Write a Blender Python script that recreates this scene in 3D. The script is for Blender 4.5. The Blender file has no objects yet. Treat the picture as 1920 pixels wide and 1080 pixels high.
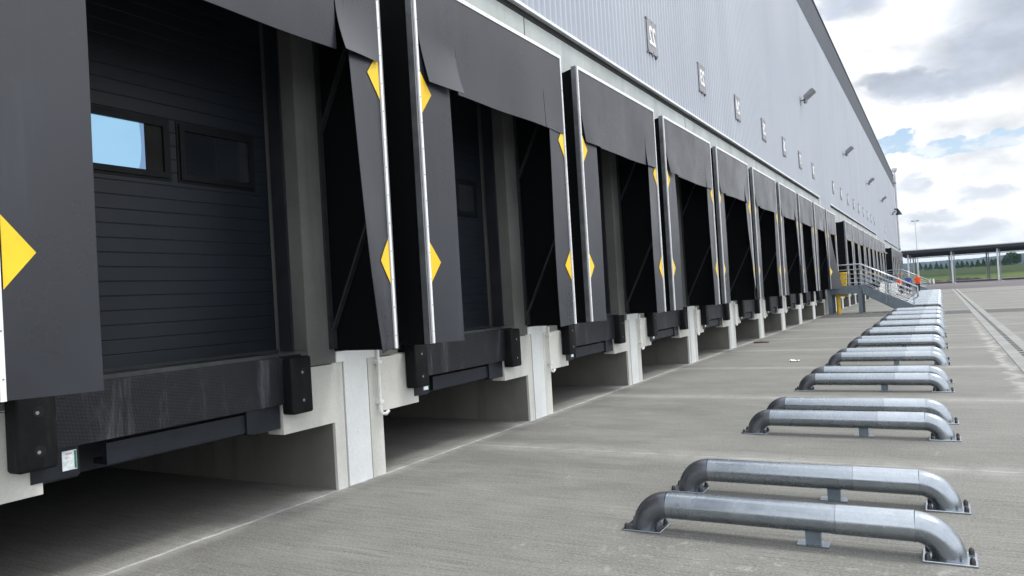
import bpy, bmesh, math, random
from mathutils import Vector, Matrix, noise as mnoise
rad = math.radians
S = bpy.context.scene
COL = S.collection

# ------------------------------------------------------------------ camera
def make_camera():
    yaw, pitch, roll = rad(29.63), rad(0.888), rad(3.4)
    f = Vector((-math.sin(yaw)*math.cos(pitch), math.cos(yaw)*math.cos(pitch), math.sin(pitch)))
    r = Vector((math.cos(yaw), math.sin(yaw), 0)); u = r.cross(f)
    r2 = math.cos(roll)*r - math.sin(roll)*u; u2 = math.sin(roll)*r + math.cos(roll)*u
    cd = bpy.data.cameras.new('camera'); co = bpy.data.objects.new('camera', cd); COL.objects.link(co)
    m = Matrix((r2, u2, -f)).transposed().to_4x4(); m.translation = (0, 0, 1.6)
    co.matrix_world = m
    cd.sensor_width = 36; cd.lens = 1407/1920*36; cd.clip_start = .05; cd.clip_end = 9000
    S.camera = co
make_camera()

# ------------------------------------------------------------------ light
SUN_EL, SUN_AZ = 60, 50          # azimuth measured from +Y towards +X
def make_world():
    w = bpy.data.worlds.new('World'); S.world = w; w.use_nodes = True
    nt = w.node_tree; nt.nodes.clear(); L = nt.links.new
    def N(t, **k):
        n = nt.nodes.new(t)
        for a, b in k.items(): setattr(n, a, b)
        return n
    def M(op, a, b=None, c=None, clamp=False):
        n = N('ShaderNodeMath', operation=op, use_clamp=clamp)
        for i, v in enumerate((a, b, c)):
            if v is None: continue
            if hasattr(v, 'links'): L(v, n.inputs[i])
            else: n.inputs[i].default_value = v
        return n.outputs[0]
    def SM(v, a, b, x=0., y=1.):
        n = N('ShaderNodeMapRange', interpolation_type='SMOOTHSTEP'); L(v, n.inputs[0])
        for i, q in enumerate((a, b, x, y)): n.inputs[i+1].default_value = q
        return n.outputs[0]
    out = N('ShaderNodeOutputWorld')
    sky = N('ShaderNodeTexSky', sky_type='NISHITA', sun_disc=False)
    sky.sun_elevation = rad(SUN_EL); sky.sun_rotation = rad(SUN_AZ); sky.air_density = 1.0; sky.dust_density = 1.5
    b1 = N('ShaderNodeBackground'); L(sky.outputs[0], b1.inputs[0]); b1.inputs[1].default_value = .075
    tc = N('ShaderNodeTexCoord'); g = tc.outputs['Generated']
    sep = N('ShaderNodeSeparateXYZ'); L(g, sep.inputs[0])
    mp = N('ShaderNodeMapping'); L(g, mp.inputs[0]); mp.inputs['Scale'].default_value = (1, 1, 2.0)
    def noise(scale, det, rough=.55, dist=0., off=(0, 0, 0)):
        m2 = N('ShaderNodeMapping'); L(mp.outputs[0], m2.inputs[0]); m2.inputs['Location'].default_value = off
        n = N('ShaderNodeTexNoise'); L(m2.outputs[0], n.inputs['Vector'])
        n.inputs['Scale'].default_value = scale; n.inputs['Detail'].default_value = det
        n.inputs['Roughness'].default_value = rough; n.inputs['Distortion'].default_value = dist
        return n.outputs[0]
    nb = noise(7, 9, .55, .3); nf = noise(26, 8, .6, .2, (3, 1, 2)); ng = noise(5, 7, .5, .2, (7, 4, 1))
    # anisotropic blobs placed in the sky: (dir x, dir z, half width x, half height z)
    wx = M('ADD', sep.outputs[0], M('MULTIPLY', M('SUBTRACT', nf, .5), .065))
    wz = M('ADD', sep.outputs[2], M('MULTIPLY', M('SUBTRACT', nf, .5), .038))
    def blob(cx, cz, sx, sz):
        a = M('DIVIDE', M('SUBTRACT', wx, cx), sx); b = M('DIVIDE', M('SUBTRACT', wz, cz), sz)
        d = M('ADD', M('MULTIPLY', a, a), M('MULTIPLY', b, b))
        return SM(d, 0.1, 1.5, 1, 0)
    def union(*bs):
        r = bs[0]
        for q in bs[1:]: r = M('MAXIMUM', r, q)
        return r
    front = SM(sep.outputs[1], 0.3, .6)
    gray = union(blob(.075, .242, .085, .046), blob(-.010, .219, .06, .022), blob(-.066, .322, .045, .026), blob(.035, .214, .07, .019), blob(-.045, .225, .035, .012),
                 blob(.11, .285, .09, .05), blob(-.19, .25, .06, .05))
    gray = M('MULTIPLY', gray, front)
    grayn = SM(ng, .42, .72, 0, .75)                       # elsewhere in the dome
    hi = SM(sep.outputs[2], .33, .45)
    gray = M('MAXIMUM', gray, M('MULTIPLY', grayn, M('MAXIMUM', hi, M('SUBTRACT', 1, front))))
    soft = M('MULTIPLY', M('MULTIPLY', SM(noise(11, 8, .58, .4, (2, 6, 3)), .42, .70), front), .40)
    gray = M('MAXIMUM', gray, soft)
    low = union(blob(.02, .046, .06, .013), blob(-.02, .105, .022, .014), blob(.05, .088, .03, .012), blob(.0, .066, .04, .008))
    gray = M('MAXIMUM', gray, M('MULTIPLY', M('MULTIPLY', low, front), .62))
    blue = union(blob(-.036, .154, .030, .012), blob(.020, .1440, .040, .011), blob(.070, .1455, .030, .010))
    blue = M('MULTIPLY', SM(blue, .25, .6), SM(nf, .46, .62, 1, .35))
    blue = M('MULTIPLY', blue, front)
    bluen = M('MULTIPLY', SM(nb, .55, .68), M('MAXIMUM', SM(sep.outputs[2], .42, .55), M('SUBTRACT', 1, front)))
    blue = M('MAXIMUM', blue, M('MULTIPLY', bluen, .8))
    # cloud colour
    cr = N('ShaderNodeMix', data_type='RGBA'); L(gray, cr.inputs[0])
    cr.inputs[6].default_value = (1.02, 1.03, 1.04, 1); cr.inputs[7].default_value = (.50, .545, .63, 1)
    det = M('MULTIPLY_ADD', SM(nb, .3, .7), .26, .80)
    det = M('MULTIPLY', det, M('MULTIPLY_ADD', SM(nf, .35, .65), .10, .93))
    det = M('MULTIPLY', det, M('SUBTRACT', 1.22, M('MULTIPLY', M('MULTIPLY', front, M('SUBTRACT', 1, hi)), .61)))  # clouds outside the view brightened, to add light to the scene
    cm = N('ShaderNodeMix', data_type='RGBA', blend_type='MULTIPLY'); cm.inputs[0].default_value = 1
    L(cr.outputs[2], cm.inputs[6]); L(det, cm.inputs[7])
    b2 = N('ShaderNodeBackground'); L(cm.outputs[2], b2.inputs[0]); b2.inputs[1].default_value = 1.0
    mx = N('ShaderNodeMixShader'); L(blue, mx.inputs[0]); L(b2.outputs[0], mx.inputs[1]); L(b1.outputs[0], mx.inputs[2])
    L(mx.outputs[0], out.inputs[0])
make_world()
def make_sun():
    sd = bpy.data.lights.new('sun', 'SUN'); so = bpy.data.objects.new('sun', sd); COL.objects.link(so)
    sd.energy = 1.1; sd.angle = rad(14); sd.color = (1, .97, .92)
    d = Vector((math.cos(rad(SUN_EL))*math.sin(rad(SUN_AZ)), math.cos(rad(SUN_EL))*math.cos(rad(SUN_AZ)), math.sin(rad(SUN_EL))))
    so.rotation_euler = d.to_track_quat('Z', 'Y').to_euler(); so.location = (20, 20, 60)
make_sun()
S.view_settings.view_transform = 'Standard'; S.view_settings.look = 'None'
S.view_settings.exposure = 1.0; S.view_settings.gamma = 1
S.cycles.max_bounces = 6; S.cycles.diffuse_bounces = 4

# ------------------------------------------------------------------ materials
class NT:
    def __init__(s, name):
        s.m = bpy.data.materials.new(name); s.m.use_nodes = True; s.t = s.m.node_tree
        s.b = s.t.nodes['Principled BSDF']
        s.pos = s.t.nodes.new('ShaderNodeNewGeometry').outputs['Position']
    def n(s, t, **k):
        n = s.t.nodes.new(t)
        for a, b in k.items(): setattr(n, a, b)
        return n
    def lk(s, a, b): s.t.links.new(a, b)
    def math(s, op, a, b=None, c=None):
        n = s.n('ShaderNodeMath', operation=op)
        for i, v in enumerate((a, b, c)):
            if v is None: continue
            if hasattr(v, 'links'): s.lk(v, n.inputs[i])
            else: n.inputs[i].default_value = v
        return n.outputs[0]
    def noise(s, scale, detail=4, rough=.55, stretch=(1, 1, 1), dist=0., off=(0, 0, 0), vec=None):
        mp = s.n('ShaderNodeMapping'); s.lk(vec or s.pos, mp.inputs[0]); mp.inputs['Scale'].default_value = stretch
        mp.inputs['Location'].default_value = off
        t = s.n('ShaderNodeTexNoise'); s.lk(mp.outputs[0], t.inputs['Vector'])
        t.inputs['Scale'].default_value = scale; t.inputs['Detail'].default_value = detail
        t.inputs['Roughness'].default_value = rough; t.inputs['Distortion'].default_value = dist
        return t.outputs[0]
    def rng(s, v, a, b, x=0., y=1., smooth=True):
        n = s.n('ShaderNodeMapRange', interpolation_type='SMOOTHSTEP' if smooth else 'LINEAR'); s.lk(v, n.inputs[0])
        for i, q in enumerate((a, b, x, y)): n.inputs[i+1].default_value = q
        return n.outputs[0]
    def mix(s, f, a, b, blend='MIX'):
        n = s.n('ShaderNodeMix', data_type='RGBA', blend_type=blend)
        if hasattr(f, 'links'): s.lk(f, n.inputs[0])
        else: n.inputs[0].default_value = f
        for i, v in ((6, a), (7, b)):
            if hasattr(v, 'links'): s.lk(v, n.inputs[i])
            else: n.inputs[i].default_value = (*v, 1)
        return n.outputs[2]
    def sep(s, v=None):
        n = s.n('ShaderNodeSeparateXYZ'); s.lk(v or s.pos, n.inputs[0]); return n.outputs
    def col(s, c):
        if hasattr(c, 'links'): s.lk(c, s.b.inputs['Base Color'])
        else: s.b.inputs['Base Color'].default_value = (*c, 1)
    def rough(s, v):
        if hasattr(v, 'links'): s.lk(v, s.b.inputs['Roughness'])
        else: s.b.inputs['Roughness'].default_value = v
    def bump(s, h, strength=.3, dist=.01):
        n = s.n('ShaderNodeBump'); s.lk(h, n.inputs['Height']); n.inputs['Strength'].default_value = strength
        n.inputs['Distance'].default_value = dist; s.lk(n.outputs[0], s.b.inputs['Normal'])

def simple(name, c, rough=.6, metal=0., var=.12, scale=6, bump=0, bscale=60, spec=None):
    t = NT(name); a = t.noise(scale, 5)
    f = t.rng(a, .3, .7)
    t.col(t.mix(f, [x*(1-var) for x in c], [min(1, x*(1+var)) for x in c]))
    t.rough(t.rng(a, .3, .7, max(.03, rough-.07), min(1, rough+.07))); t.b.inputs['Metallic'].default_value = metal
    if spec is not None: t.b.inputs['Specular IOR Level'].default_value = spec
    if bump: t.bump(t.noise(bscale, 4), bump)
    return t.m

def concrete_yard():
    t = NT('concrete_yard'); p = t.sep()
    big = t.noise(.45, 5, .6, (1, 1.6, 1)); mid = t.noise(2.2, 6, .65, (.55, 1, 1), .4)
    streak = t.noise(1.0, 4, .7, (1.6, 70, 1)); streak2 = t.noise(1.0, 3, .6, (.5, 22, 1), 0, (3, 7, 0))
    fine = t.noise(60, 3, .7)
    c = t.mix(t.rng(big, .3, .7), (.138, .138, .128), (.196, .196, .184))
    c = t.mix(t.rng(mid, .38, .68, 0, .6), c, (.235, .235, .222))
    c = t.mix(t.rng(streak, .44, .62, 0, .5), c, (.075, .074, .066))
    c = t.mix(t.rng(streak2, .5, .75, 0, .38), c, (.080, .078, .068))
    c = t.mix(t.rng(fine, .48, .62, 0, .5), c, (.30, .298, .28))
    # dark crumbs and pale spatter
    v = t.n('ShaderNodeTexVoronoi'); t.lk(t.pos, v.inputs['Vector']); v.inputs['Scale'].default_value = 5.5
    crumb = t.rng(v.outputs['Distance'], .03, .06, 1, 0)
    pick = t.rng(t.noise(3.1, 2), .5, .56)
    c = t.mix(t.math('MULTIPLY', t.math('MULTIPLY', crumb, pick), .8), c, (.04, .038, .034))
    spat = t.math('MULTIPLY', t.rng(t.noise(4.2, 6, .75, (1, 1, 1), .8, (11, 3, 0)), .61, .70), t.rng(t.noise(1.1, 2, .5, (1, 1, 1), 0, (5, 2, 0)), .50, .62))
    spot = t.math('MULTIPLY', t.math('MULTIPLY', t.rng(p[1], 3.6, 4.0, 0, 1), t.rng(p[1], 4.6, 5.0, 1, 0)), t.math('MULTIPLY', t.rng(p[0], -2.2, -1.6, 0, 1), t.rng(p[0], -.1, .3, 1, 0)))
    spat = t.math('MAXIMUM', spat, t.math('MULTIPLY', spot, t.rng(t.noise(7, 6, .75, (1, 1, 1), .6, (1, 13, 0)), .54, .66)))
    gr = t.noise(24, 4, .8, (1, 1, 1), 0, (6, 6, 1)); c = t.mix(t.rng(gr, .58, .68, 0, .55), c, (.05, .05, .045))
    c = t.mix(t.math('MULTIPLY', spat, .42), c, (.40, .40, .39))
    # lime bloom along the joints: one in line with the wall, others square to it
    wob = t.math('MULTIPLY', t.math('SUBTRACT', t.noise(3, 4), .5), .05)
    brk = t.rng(t.noise(5, 4, .7, (1, 1, 1), 0, (2, 9, 0)), .32, .60, .35, 1)
    dx = t.math('ABSOLUTE', t.math('ADD', t.math('ADD', p[0], 4.74), wob))
    lx = t.math('MAXIMUM', t.math('MULTIPLY', t.rng(dx, .008, .030, 1, 0), 1.), t.rng(dx, .0, .20, .34, 0))
    side = t.rng(dx, .0, .05, 0, 1)
    yy = t.math('ADD', t.math('SUBTRACT', p[1], 7.1), wob)
    fr = t.math('ABSOLUTE', t.math('SUBTRACT', yy, t.math('MULTIPLY', t.math('ROUND', t.math('DIVIDE', yy, 3.92)), 3.92)))
    ly = t.math('MAXIMUM', t.math('MULTIPLY', t.rng(fr, .008, .035, 1, 0), .42), t.rng(fr, 0, .35, .20, 0))
    ly = t.math('MULTIPLY', t.math('MULTIPLY', ly, t.rng(p[0], -4.75, -4.70, 0, 1)), t.rng(p[1], 5.5, 6, 0, 1))
    c = t.mix(t.math('MULTIPLY', t.math('MAXIMUM', lx, ly), brk), c, (.52, .52, .51))
    ex = t.math('ABSOLUTE', t.math('ADD', t.math('SUBTRACT', p[0], .90), t.math('MULTIPLY', t.math('SUBTRACT', t.noise(1.2, 6, .7), .5), .7)))
    ed = t.math('MULTIPLY', t.rng(ex, .02, .13, 1, 0), t.rng(t.noise(2.5, 5, .7), .35, .6)); ed = t.math('MULTIPLY', ed, t.math('MULTIPLY', t.rng(p[1], 4, 8, 0, 1), t.rng(p[1], 26, 33, 1, 0)))
    c = t.mix(t.math('MULTIPLY', ed, .6), c, (.40, .40, .395))
    dr = t.math('MULTIPLY', t.rng(t.noise(1.7, 5, .6, (1, 1, 1), .3, (9, 5, 0)), .63, .72), t.rng(t.noise(.3, 2, .5, (1, 1, 1), 0, (2, 2, 0)), .45, .6))
    c = t.mix(t.math('MULTIPLY', dr, .35), c, (.07, .068, .06))
    t.col(c); t.rough(t.rng(mid, .3, .7, .72, .92)); t.b.inputs['Specular IOR Level'].default_value = .3
    h = t.math('ADD', t.math('MULTIPLY', streak, .6), t.math('MULTIPLY', fine, .5))
    t.bump(h, .35, .006)
    return t.m

def concrete(name, a, b, stain=(.12, .115, .10), stain_amt=.35, pores=True):
    t = NT(name)
    big = t.noise(1.1, 6, .6, (1, 1, .8)); run = t.noise(1.4, 4, .6, (2.2, 2.2, .25), .3)
    fine = t.noise(45, 4, .65)
    c = t.mix(t.rng(big, .3, .7), a, b)
    c = t.mix(t.rng(run, .52, .78, 0, stain_amt), c, stain)
    c = t.mix(t.rng(fine, .3, .7, 0, .18), c, [x*.6 for x in a])
    if pores:
        v = t.n('ShaderNodeTexVoronoi'); t.lk(t.pos, v.inputs['Vector']); v.inputs['Scale'].default_value = 9
        pr = t.math('MULTIPLY', t.rng(v.outputs['Distance'], .03, .07, 1, 0), t.rng(t.noise(4, 2), .52, .6))
        c = t.mix(t.math('MULTIPLY', pr, .6), c, (.10, .095, .09))
    t.col(c); t.rough(.85); t.b.inputs['Specular IOR Level'].default_value = .25
    t.bump(t.math('ADD', t.math('MULTIPLY', big, .6), t.math('MULTIPLY', fine, .4)), .3, .006)
    return t.m

def galvanised(name, a=(.26, .29, .33), b=(.36, .40, .44), rough=.25, metal=.93):
    t = NT(name); n1 = t.noise(5, 6, .65, (1, 1, 1), .6); n2 = t.noise(28, 4, .6)
    c = t.mix(t.rng(n1, .15, .85), a, b); c = t.mix(t.rng(n2, .4, .75, 0, .2), c, [x*.7 for x in a])
    sc = t.math('MULTIPLY', t.rng(t.noise(9, 5, .8, (1, 3, 3), 1.2, (4, 4, 4)), .63, .70), t.rng(t.noise(2, 2), .48, .58))
    c = t.mix(t.math('MULTIPLY', sc, .6), c, (.09, .095, .10))
    t.col(c); t.b.inputs['Metallic'].default_value = metal
    t.rough(t.rng(n1, .3, .7, rough-.06, rough+.08)); t.bump(n2, .04, .002)
    return t.m

def pvc(name, c, rough=.42, spec=.62):
    t = NT(name); n1 = t.noise(1.3, 5, .6); n2 = t.noise(140, 2, .6); n3 = t.noise(1.6, 4, .65, (3, 3, .35), .2, (5, 5, 5))
    k = t.mix(t.rng(n1, .3, .7), [x*.85 for x in c], [x*1.15 for x in c])
    k = t.mix(t.rng(n3, .52, .75, 0, .4), k, [x*2.2 for x in c])
    scf = t.math('MULTIPLY', t.rng(t.noise(3, 6, .8, (1, 1.5, 4), 1.0, (8, 1, 3)), .60, .68), t.rng(t.noise(.8, 2, .5, (1, 1, 1), 0, (1, 6, 2)), .48, .6)); k = t.mix(t.math('MULTIPLY', scf, .22), k, [x*2.6 for x in c])
    t.col(k); t.rough(t.rng(n1, .3, .7, rough-.05, rough+.08))
    t.b.inputs['Specular IOR Level'].default_value = spec
    t.bump(t.math('ADD', t.math('MULTIPLY', n2, .15), t.math('ADD', t.math('MULTIPLY', n1, 1.2), t.math('MULTIPLY', t.noise(3, 3, .5, (1, 1, .5)), .5))), .10, .006)
    return t.m

def tread_plate(name):
    t = NT(name); p = t.sep()
    a = t.math('MULTIPLY', t.math('ADD', p[1], p[2]), 165.); b = t.math('MULTIPLY', t.math('SUBTRACT', p[1], p[2]), 110.)
    h = t.math('MULTIPLY', t.math('SINE', a), t.math('SINE', b)); h = t.rng(h, .25, .8)
    sc = t.rng(t.noise(1.6, 6, .7, (3, 3, .5), .5), .5, .75, 0, .8)
    dust = t.rng(t.noise(7, 5, .7), .5, .75, 0, .6)
    c = t.mix(dust, (.005, .0065, .010), (.018, .0205, .026)); c = t.mix(sc, c, (.085, .09, .10))
    c = t.mix(t.math('MULTIPLY', h, .22), c, (.04, .043, .05))
    t.col(c); t.rough(.5); t.b.inputs['Specular IOR Level'].default_value = .3; t.bump(h, .35, .003)
    return t.m

def door_mat():
    t = NT('door_panel'); n1 = t.noise(170, 2, .6); n2 = t.noise(.9, 4)
    t.col(t.mix(t.rng(n2, .3, .7), (.007, .0094, .0142), (.0115, .0148, .0215))); t.rough(.42); t.b.inputs['Specular IOR Level'].default_value = .28; t.bump(n1, .25, .003)
    return t.m

def cladding_mat(name, a, b, rough=.36, metal=.25):
    t = NT(name); n1 = t.noise(.25, 4, .6, (1, 1, 1)); n2 = t.noise(1.0, 4, .6, (1, 3, .05), .2)
    c = t.mix(t.rng(n1, .3, .7), a, b); c = t.mix(t.rng(n2, .55, .8, 0, .12), c, [x*.75 for x in a])
    yy = t.math('DIVIDE', t.sep()[1], 1.08); fr = t.math('ABSOLUTE', t.math('SUBTRACT', yy, t.math('ROUND', yy))); c = t.mix(t.rng(fr, .006, .014, .45, 0), c, [x*.35 for x in a])
    cellv = t.n('ShaderNodeTexWhiteNoise', noise_dimensions='1D'); t.lk(t.math('ROUND', yy), cellv.inputs['W']); c = t.mix(t.math('MULTIPLY', cellv.outputs[0], .16), c, [x*.7 for x in a])
    t.col(c); t.rough(t.rng(n1, .3, .7, rough-.05, rough+.06)); t.b.inputs['Metallic'].default_value = metal
    return t.m

def rubber_mat():
    t = NT('rubber'); n1 = t.noise(7, 6, .7, (1, 1, .6)); n2 = t.noise(120, 2)
    sc = t.rng(t.noise(5, 5, .7, (1, 1, .35), .4, (3, 8, 1)), .55, .75, 0, .7)
    c = t.mix(t.rng(n1, .3, .75), (.004, .0043, .005), (.010, .0105, .012)); c = t.mix(sc, c, (.028, .029, .032))
    t.col(c); t.rough(.62); t.b.inputs['Specular IOR Level'].default_value = .15; t.bump(t.math('ADD', n1, n2), .25, .004)
    return t.m

def leaf_mat(name, a, b, scale=1.2):
    t = NT(name); oi = t.n('ShaderNodeObjectInfo'); n1 = t.noise(scale, 3)
    c = t.mix(t.rng(n1, .3, .7), a, b)
    c = t.mix(t.math('MULTIPLY', oi.outputs['Random'], .4), c, [x*1.5 for x in a])
    t.col(c); t.rough(.75); t.b.inputs['Specular IOR Level'].default_value = .2
    return t.m

def field_mat(name, a, b, c2, s=.05):
    t = NT(name); n1 = t.noise(s, 6, .65); n2 = t.noise(s*14, 4, .7, (1, .4, 1)); n3 = t.noise(s*.4, 3, .5, (1, 3, 1), 0, (4, 8, 2))
    c = t.mix(t.rng(n1, .3, .7), a, b); c = t.mix(t.rng(n2, .4, .7, 0, .5), c, [x*.6 for x in a])
    c = t.mix(t.rng(n3, .45, .65, 0, .6), c, c2)
    t.col(c); t.rough(.9); t.b.inputs['Specular IOR Level'].default_value = .1
    return t.m

def glass_mat(name, tint=(.012, .014, .018)):
    t = NT(name); n = t.noise(1.2, 2)
    t.col(t.mix(t.rng(n, .3, .7), tint, [x*1.4 for x in tint])); t.rough(.06); t.b.inputs['Specular IOR Level'].default_value = .8
    t.b.inputs['Coat Weight'].default_value = .3
    return t.m

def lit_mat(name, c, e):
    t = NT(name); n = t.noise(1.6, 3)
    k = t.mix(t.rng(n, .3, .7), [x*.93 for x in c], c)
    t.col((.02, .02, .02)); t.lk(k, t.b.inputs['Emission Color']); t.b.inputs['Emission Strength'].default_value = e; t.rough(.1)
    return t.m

def worn_yellow():
    t = NT('yellow_marker'); n1 = t.noise(9, 6, .75, (1, 1, .4), .5); n2 = t.noise(2, 3)
    c = t.mix(t.rng(n2, .3, .7), (.80, .50, .010), (.88, .60, .018)); c = t.mix(t.rng(n1, .60, .70, 0, .6), c, (.50, .36, .05)); t.col(c); t.rough(.45); return t.m
MT = dict(
    yard=concrete_yard(),
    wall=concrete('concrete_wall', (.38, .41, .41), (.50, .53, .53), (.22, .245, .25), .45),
    inner=concrete('concrete_wall_shaded', (.125, .131, .126), (.185, .192, .185), (.09, .085, .07), .5),  # same concrete as the wall, darkened for the shade inside the shelters
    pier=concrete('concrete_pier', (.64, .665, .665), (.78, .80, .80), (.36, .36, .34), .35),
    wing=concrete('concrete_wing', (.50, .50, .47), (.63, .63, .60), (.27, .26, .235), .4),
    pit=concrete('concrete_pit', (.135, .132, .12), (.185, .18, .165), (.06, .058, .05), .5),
    jamb=concrete('concrete_jamb_shaded', (.095, .098, .092), (.138, .14, .132), (.06, .055, .045), .5),  # shade of the door opening put into the concrete colour
    clad=cladding_mat('silver_cladding', (.40, .43, .49), (.455, .485, .54)),
    parapet=cladding_mat('parapet_cladding', (.055, .065, .085), (.085, .097, .12), .42, .3),
    flash=simple('white_flashing', (.78, .80, .83), .4, .1, .06, 2),
    dark=simple('dark_joint_and_shade', (.012, .013, .015), .8, 0, .2, 4),  # joints and seals, also the painted shadow under the flashing
    roof=simple('roof_membrane', (.25, .26, .27), .9, 0, .1, .3),
    galv=galvanised('galvanised_steel'), galv_dark=galvanised('weathered_elbow', (.105, .112, .13), (.20, .21, .235), .36, .75),
    galv_light=galvanised('bright_galvanised', (.33, .365, .405), (.42, .46, .505), .24, .94),
    galv_paint=galvanised('galvanised_frame', (.12, .15, .18), (.20, .24, .28), .5, .45),
    bolt=simple('bolt_cap', (.035, .038, .045), .5, .3, .2, 30),
    curtain=pvc('grey_curtain', (.0170, .0190, .0275), .31, .55), side=pvc('black_side_fabric', (.0025, .0027, .0034), .85, .12),
    trim=simple('aluminium_trim', (.80, .81, .83), .38, .15, .06, 12), rail=simple('grey_rail', (.19, .20, .215), .4, .6, .15, 8),
    yellow=worn_yellow(), yellow_paint=simple('yellow_paint', (.72, .46, .02), .5, 0, .15, 5, .15),
    strut=simple('strut_steel', (.035, .040, .042), .5, .3, .2, 10),
    door=door_mat(), doorframe=simple('window_frame', (.006, .007, .009), .5, 0, .15, 9, 0, 60, .15), glass=glass_mat('dark_pane'),
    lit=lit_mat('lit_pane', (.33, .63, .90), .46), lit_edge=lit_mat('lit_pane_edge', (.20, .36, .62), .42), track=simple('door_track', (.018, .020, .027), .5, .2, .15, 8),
    plate=tread_plate('tread_plate'), beam=simple('dark_beam', (.008, .0105, .016), .5, 0, .2, 6, .1, 60, .3),
    rubber=rubber_mat(), hole=simple('bolt_hole', (.004, .004, .004), .9), zinc=simple('zinc_bolt', (.30, .30, .31), .4, .7),
    rust=simple('rusty_ledge', (.17, .085, .02), .8, 0, .35, 14), pipe=simple('white_pipe', (.70, .71, .69), .45, 0, .08, 9),
    sign=simple('sign_grey', (.25, .255, .275), .5, 0, .1, 4), white=simple('white_paint', (.86, .87, .88), .5, 0, .04, 8),
    label=simple('white_label', (.62, .68, .72), .3, 0, .15, 30), label_ink=simple('pale_ink', (.45, .26, .27), .5), label_green=simple('green_band', (.03, .16, .09), .4),
    lamp=simple('lamp_grey', (.20, .215, .24), .4, .4, .15, 8), lampglass=glass_mat('lamp_glass', (.10, .11, .12)),
    asphalt=None, band=simple('dark_strip', (.070, .070, .072), .85, 0, .25, 3, .3, 40),
    kerb=concrete('drain_concrete', (.235, .24, .235), (.30, .305, .30), (.14, .14, .135), .4), slot=simple('drain_slot', (.02, .02, .022), .7, .2),
    grass=field_mat('grass', (.032, .060, .009), (.058, .092, .014), (.075, .095, .02)), rough_grass=field_mat('rough_grass', (.009, .025, .005), (.017, .038, .008), (.030, .045, .011)),
    land=field_mat('land', (.05, .09, .025), (.08, .12, .035), (.10, .12, .05), .01),
    canopy=simple('canopy_dark', (.020, .022, .028), .6, .1, .2, 1), sheet=simple('canopy_sheet', (.36, .38, .40), .45, .4, .12, 2),
    post=simple('post_grey', (.52, .54, .56), .45, .2, .1, 3), mark=simple('road_paint', (.74, .74, .73), .7, 0, .1, 5),
    orange=simple('orange_vest', (.86, .12, .025), .7, 0, .1, 8), black_cloth=simple('dark_trousers', (.014, .016, .022), .85, 0, .2, 8),
    blue_cloth=simple('blue_jacket', (.02, .07, .27), .8, 0, .2, 8), skin=simple('skin', (.46, .27, .19), .55, 0, .06, 20), hair=simple('hair', (.03, .02, .015), .7),
    leaf=leaf_mat('conifer_leaf', (.016, .042, .020), (.034, .070, .032)), bushleaf=leaf_mat('bush_leaf', (.018, .045, .014), (.045, .085, .026), .5),
    blossom=leaf_mat('pale_leaf', (.18, .24, .12), (.40, .45, .30), .6), bark=simple('bark', (.07, .055, .04), .9),
    soil=simple('dark_soil', (.018, .017, .018), .95, 0, .4, .8), redsoil=simple('red_soil', (.06, .032, .024), .95, 0, .3, .8),
    paper=simple('paper', (.75, .75, .74), .8, 0, .05, 20), stick=simple('rusty_stick', (.10, .045, .03), .9),
)
def asphalt():
    t = NT('asphalt'); a = t.noise(.12, 6, .65); f = t.noise(18, 3, .7)
    c = t.mix(t.rng(a, .3, .7), (.062, .056, .060), (.092, .083, .087)); c = t.mix(t.rng(f, .35, .7, 0, .5), c, (.12, .11, .112))
    t.col(c); t.rough(.9); t.bump(f, .3, .005); return t.m
MT['asphalt'] = asphalt()
def hill_mat():
    t = NT('wooded_hill'); a = t.noise(.012, 6, .65); f = t.noise(.09, 5, .75); g = t.noise(.3, 3, .7)
    c = t.mix(t.rng(a, .3, .7), (.007, .015, .012), (.014, .026, .016)); c = t.mix(t.rng(f, .42, .62, 0, .75), c, (.003, .007, .007))
    c = t.mix(t.rng(g, .5, .7, 0, .5), c, (.022, .036, .021))
    t.col(c); t.rough(.95); t.b.inputs['Specular IOR Level'].default_value = .05; return t.m
MT['hill'] = hill_mat()

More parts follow.
